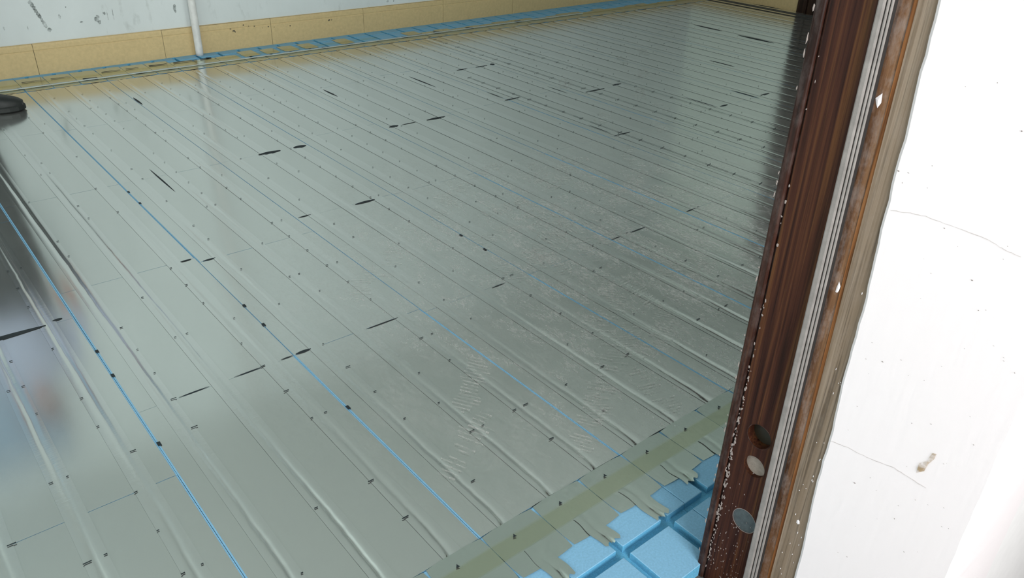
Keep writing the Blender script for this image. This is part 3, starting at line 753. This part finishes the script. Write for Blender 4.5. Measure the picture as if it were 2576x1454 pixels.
# dusty shoe prints with ribbed soles
random.seed(61)
pv, pf = [], []
def print_(x, y, ang, kind, keep):
    L_, Wd = random.uniform(.20, .27), random.uniform(.085, .10)
    nb = random.randint(15, 20); ca, sa = math.cos(ang), math.sin(ang)
    sk = random.uniform(-.3, .3)
    for i in range(nb):
        t = i / nb
        if random.random() > keep: continue
        hw = Wd / 2 * (.72 + .28 * math.sin(t * math.pi * 1.1)) * (1 - .25 * math.exp(-((t - .42) / .12) ** 2)) * math.sqrt(max(.05, 1 - (2 * t - 1) ** 6))
        th = L_ / nb * random.uniform(.2, .42)
        l0 = -hw * random.uniform(.5, 1); l1 = hw * random.uniform(.5, 1)
        u = (t - .5) * L_
        pts = [(u - th / 2 + sk * l0, l0), (u + th / 2 + sk * l0, l0), (u + th / 2 + sk * l1, l1), (u - th / 2 + sk * l1, l1)]
        k = len(pv)
        for a, b in pts: pv.append((x + a * ca - b * sa, y + a * sa + b * ca, .0034))
        pf.append((k, k + 1, k + 2, k + 3))
spots = [(2.05, 1.86, .5), (1.68, 1.78, .2), (1.79, 1.68, .9), (1.95, 1.70, .3), (2.62, 2.26, .9), (2.32, 2.30, .2), (2.15, 2.20, .7), (2.7, 2.0, 1.2), (3.05, 2.45, .8), (1.86, 2.0, .2), (1.62, 1.95, .2), (1.55, 1.15, .5), (1.42, 1.22, 1.0), (1.30, 1.12, .6),
         (1.22, 1.06, .9), (1.48, 1.32, .3), (3.4, 2.9, .9), (3.75, 3.2, .7), (3.9, 3.5, .9), (4.2, 3.6, .8), (3.3, 2.65, 1.1), (1.95, 2.45, .2), (1.72, 2.35, .3), (1.6, 2.25, .4), (2.2, 1.95, 1.2), (2.4, 1.85, .8), (1.7, 1.25, .4), (1.12, 1.0, .7), (1.35, 1.0, 1.2),
         (1.0, 1.3, .6), (1.65, 1.45, .9), (1.9, 1.4, .4), (2.9, 2.7, .5), (3.2, 3.3, .8), (.85, 1.12, .4)]
for i in range(36):
    spots.append((random.gauss(2.0, .42), random.gauss(1.7, .45), random.uniform(0, 1.5)))
spots = [q for q in spots if .93 < q[1] < 4.4 and q[0] > .6]
for x, y, a in spots: print_(x, y, a + random.uniform(-.2, .2), 0, random.uniform(.6, .95))
o = mesh_obj('dust_prints', pv, pf, 'dust', floor); o['kind'] = 'stuff'; o['label'] = 'pale dusty ribbed shoe prints on the foil'

# ------------------------------------------------------------------ white riser pipe by the back wall
pr = bpy.data.objects.new('riser_pipe', None); C.objects.link(pr); pr.location = (1.725, yw(1.725) - .030, 0.0)
tag(pr, 'white plastic riser pipe standing before the yellow skirting', 'pipe')
def lathe(name, prof, m, parent, n=28):
    v, f = [], []
    for r, z in prof:
        for i in range(n): v.append((r * math.cos(2 * math.pi * i / n), r * math.sin(2 * math.pi * i / n), z))
    for j in range(len(prof) - 1):
        for i in range(n): f.append((j * n + i, j * n + (i + 1) % n, (j + 1) * n + (i + 1) % n, (j + 1) * n + i))
    return mesh_obj(name, v, f, m, parent, True)
lathe('pipe_tube', [(.0, -.002), (.0225, -.002), (.0225, .02), (.0225, 1.2), (.0225, CEIL - .01)], 'pvc', pr)
lathe('pipe_socket', [(.0225, 1.45), (.0265, 1.452), (.0265, 1.52), (.0225, 1.522)], 'pvc', pr)
ring_b = boxes('pipe_clip', [(-.026, .026, .012, .030, .95, .972)], 'pvc', pr)

# ------------------------------------------------------------------ invented light blue drape, itself unseen, hung for its reflection in the foil
cu = bpy.data.objects.new('added_curtain', None); C.objects.link(cu); cu.location = (0, 0, 0)
tag(cu, 'invented light blue drape high at the left of the back wall, for its reflection', 'added_curtain')
v, f = [], []
nx, nz = 60, 6
for j in range(nz + 1):
    for i in range(nx + 1):
        x = -.85 + 1.30 * i / nx
        v.append((x, yw(x) - .07 + .018 * math.sin(i * .9) * (1 - .3 * j / nz), 1.72 + .68 * j / nz))
for j in range(nz):
    for i in range(nx):
        q = j * (nx + 1) + i; f.append((q, q + 1, q + nx + 2, q + nx + 1))
cl = mesh_obj('curtain_cloth', v, f, 'added_curtain', cu, True)
sm = cl.modifiers.new('solid', 'SOLIDIFY'); sm.thickness = .003
rod = lathe('curtain_rod', [(0, -.70), (.009, -.70), (.009, .70), (0, .70)], 'alu', cu, 12)
rod.rotation_euler = (0, R90, SL); rod.location = (-.20, yw(-.20) - .07, 2.42)
for x in (-.84, .44): boxes('rod_bracket', [(x - .008, x + .008, yw(x) - .075, yw(x) + .012, 2.412, 2.432)], 'alu', cu)

# ------------------------------------------------------------------ worker standing at the left, only a shoe toe is in frame
pe = bpy.data.objects.new('person', None); C.objects.link(pe); pe.location = (.345, 4.47, 0.0035); pe.rotation_euler = (0, 0, -R90); pe.scale = (1.05, 1.12, 1.03)
tag(pe, 'worker in dark trousers, black shoe toe at left picture edge', 'person')
def skin_body(name, nodes, edges, levels, parent, root=0):
    me = bpy.data.meshes.new(name); me.from_pydata([n[0] for n in nodes], edges, []); me.update()
    ob = bpy.data.objects.new(name, me); C.objects.link(ob)
    sk = ob.modifiers.new('skin', 'SKIN'); sk.use_smooth_shade = True
    sv_ = me.skin_vertices[0].data
    for i, n in enumerate(nodes):
        r = n[1]; sv_[i].radius = r if isinstance(r, tuple) else (r, r)
    sv_[root].use_root = True
    ss = ob.modifiers.new('sub', 'SUBSURF'); ss.levels = levels; ss.render_levels = levels
    dg = bpy.context.evaluated_depsgraph_get(); ev = ob.evaluated_get(dg)
    m2 = bpy.data.meshes.new_from_object(ev)
    bpy.data.objects.remove(ob); m2.name = name
    o = bpy.data.objects.new(name, m2); C.objects.link(o); o.parent = parent
    return o
# facing +x; y+ is the person's left
nd = [((0, 0, .94), (.14, .18)), ((.0, 0, 1.12), (.13, .17)), ((.01, 0, 1.30), (.13, .18)), ((.0, 0, 1.43), (.085, .12)), ((.015, 0, 1.50), .052), ((.03, 0, 1.58), .052), ((.035, 0, 1.64), (.085, .072)), ((.03, 0, 1.72), (.075, .066))]
ed = [(0, 1), (1, 2), (2, 3), (3, 4), (4, 5), (5, 6), (6, 7)]
def add(p, r, j):
    nd.append((p, r)); ed.append((j, len(nd) - 1)); return len(nd) - 1
foot = {}
for s, fx, fy in ((1, .05, -.008), (-1, .02, -.06)):
    h = add((0 + fx * .1, s * .09 + fy * .1, .88), .105, 0)
    k = add((fx * .55 + .05, s * .075 + fy * .55, .50), .085, h)
    cf = add((fx * .75 + .01, s * .07 + fy * .75, .34), .080, k)
    a = add((fx * .9, s * .065 + fy * .95, .09), .058, cf)
    foot[s] = (fx * .9, s * .065 + fy * .95)
for s in (1, -1):
    cv = add((0, s * .10, 1.425), .075, 3)
    sh = add((0, s * .175, 1.405), .062, cv)
    el = add((.02, s * .25, 1.13), .046, sh)
    wr = add((.17, s * .22, .95), .031, el)
    pa = add((.23, s * .21, .89), (.036, .026), wr)
    for q, (dy, ln) in enumerate(((-.028, .065), (-.009, .078), (.010, .074), (.028, .058))):
        k1 = add((.262, s * .205 + dy, .865), .010, pa)
        k2 = add((.285 + ln * .1, s * .205 + dy, .865 - ln * .55), .009, k1)
        add((.278, s * .205 + dy, .865 - ln), .008, k2)
    t1 = add((.225, s * .21 - s * .045, .885), .011, pa); add((.262, s * .21 - s * .058, .862), .009, t1)
body = skin_body('body', nd, ed, 2, pe)
for k in ('trouser', 'shirt', 'skin'): body.data.materials.append(mat[k])
for p_ in body.data.polygons:
    c_ = p_.center; p_.use_smooth = True
    arm = abs(c_.y) > .15 and c_.z > .8 and (c_.x > .06 and c_.z < 1.12)
    p_.material_index = 2 if (c_.z > 1.49 or (arm and c_.z < 1.06)) else (1 if (c_.z > 1.04 and not (c_.x > .18)) else (2 if c_.x > .18 and c_.z > .75 else 0))
def blob(name, loc, r, m, parent, n=20, clip=None):
    bm = bmesh.new(); bmesh.ops.create_uvsphere(bm, u_segments=n, v_segments=n // 2, radius=1)
    for v_ in bm.verts: v_.co = Vector((v_.co.x * r[0], v_.co.y * r[1], v_.co.z * r[2]))
    if clip is not None:
        bmesh.ops.bisect_plane(bm, geom=bm.verts[:] + bm.edges[:] + bm.faces[:], plane_co=(0, 0, clip), plane_no=(0, 0, 1), clear_inner=True)
    me = bpy.data.meshes.new(name); bm.to_mesh(me); bm.free(); me.materials.append(mat[m])
    me.polygons.foreach_set('use_smooth', [True] * len(me.polygons))
    o = bpy.data.objects.new(name, me); C.objects.link(o); o.parent = parent; o.location = loc
    return o
blob('nose', (.128, 0, 1.635), (.016, .013, .022), 'skin', pe, 12)
for s in (1, -1):
    blob('ear', (.03, s * .082, 1.645), (.018, .009, .03), 'skin', pe, 12)
    blob('eye', (.112, s * .03, 1.665), (.008, .012, .007), 'hair', pe, 10)
blob('mouth', (.112, 0, 1.595), (.008, .024, .006), 'shoe', pe, 10)
blob('hair', (.02, 0, 1.675), (.100, .086, .085), 'hair', pe, 20, -.01)
cp = blob('cap', (.022, 0, 1.705), (.108, .094, .085), 'cap', pe, 24, 0.0)
vb_, fb_ = [], []
for i in range(13):
    a = -1.2 + 2.4 * i / 12
    vb_ += [(.10 * math.cos(a), .090 * math.sin(a), .0), (.10 * math.cos(a) + .065 * max(0, math.cos(a)), .092 * math.sin(a), -.012)]
    if i: fb_.append((2 * i - 2, 2 * i - 1, 2 * i + 1, 2 * i))
bo = mesh_obj('cap_brim', vb_, fb_, 'cap', cp, True); bo.modifiers.new('s', 'SOLIDIFY').thickness = .004
# shoes: welted rubber shoes with a separate sole
def shoe(fx, fy, rz):
    st = [(-.085, .030, .055), (-.06, .036, .092), (-.01, .037, .105), (.05, .040, .088), (.10, .048, .066), (.145, .047, .054), (.175, .036, .046), (.192, .018, .034)]
    v, f = [], []
    n = 14
    for x, hw, h in st:
        for i in range(n):
            a = math.pi * i / (n - 1)
            cx_, sz = math.cos(a), max(0.0, math.sin(a))
            v.append((x, hw * math.copysign(abs(cx_) ** .7, cx_), .020 + (h - .020) * sz ** .8))
    for j in range(len(st) - 1):
        for i in range(n - 1): f.append((j * n + i, j * n + i + 1, (j + 1) * n + i + 1, (j + 1) * n + i))
    f.append(tuple(range(n))); f.append(tuple(range(len(st) * n - 1, (len(st) - 1) * n - 1, -1)))
    s_ = mesh_obj('shoe', v, f, 'shoe', pe, True); s_.location = (fx, fy, 0); s_.rotation_euler = (0, 0, rz); s_.scale = (1.06, 1.1, 1.2)
    ss = s_.modifiers.new('sub', 'SUBSURF'); ss.levels = 1; ss.render_levels = 2
    outl = [(x, hw * 1.08 + .002) for x, hw, h in st]
    poly = [(-.092, 0)] + [(x, -w) for x, w in outl] + [(.200, 0)] + [(x, w) for x, w in outl[::-1]]
    so = prism('shoe_sole', poly, 0.0, poly, .022, 'shoe', s_)
    so.modifiers.new('b', 'BEVEL').width = .004
    for k in range(3):
        boxes('shoe_lace', [(.025 + .022 * k, .031 + .022 * k, -.022, .022, .099 - .009 * k, .104 - .009 * k)], 'hair', s_)
shoe(foot[1][0], foot[1][1], 1.35); shoe(foot[-1][0], foot[-1][1], -.35)
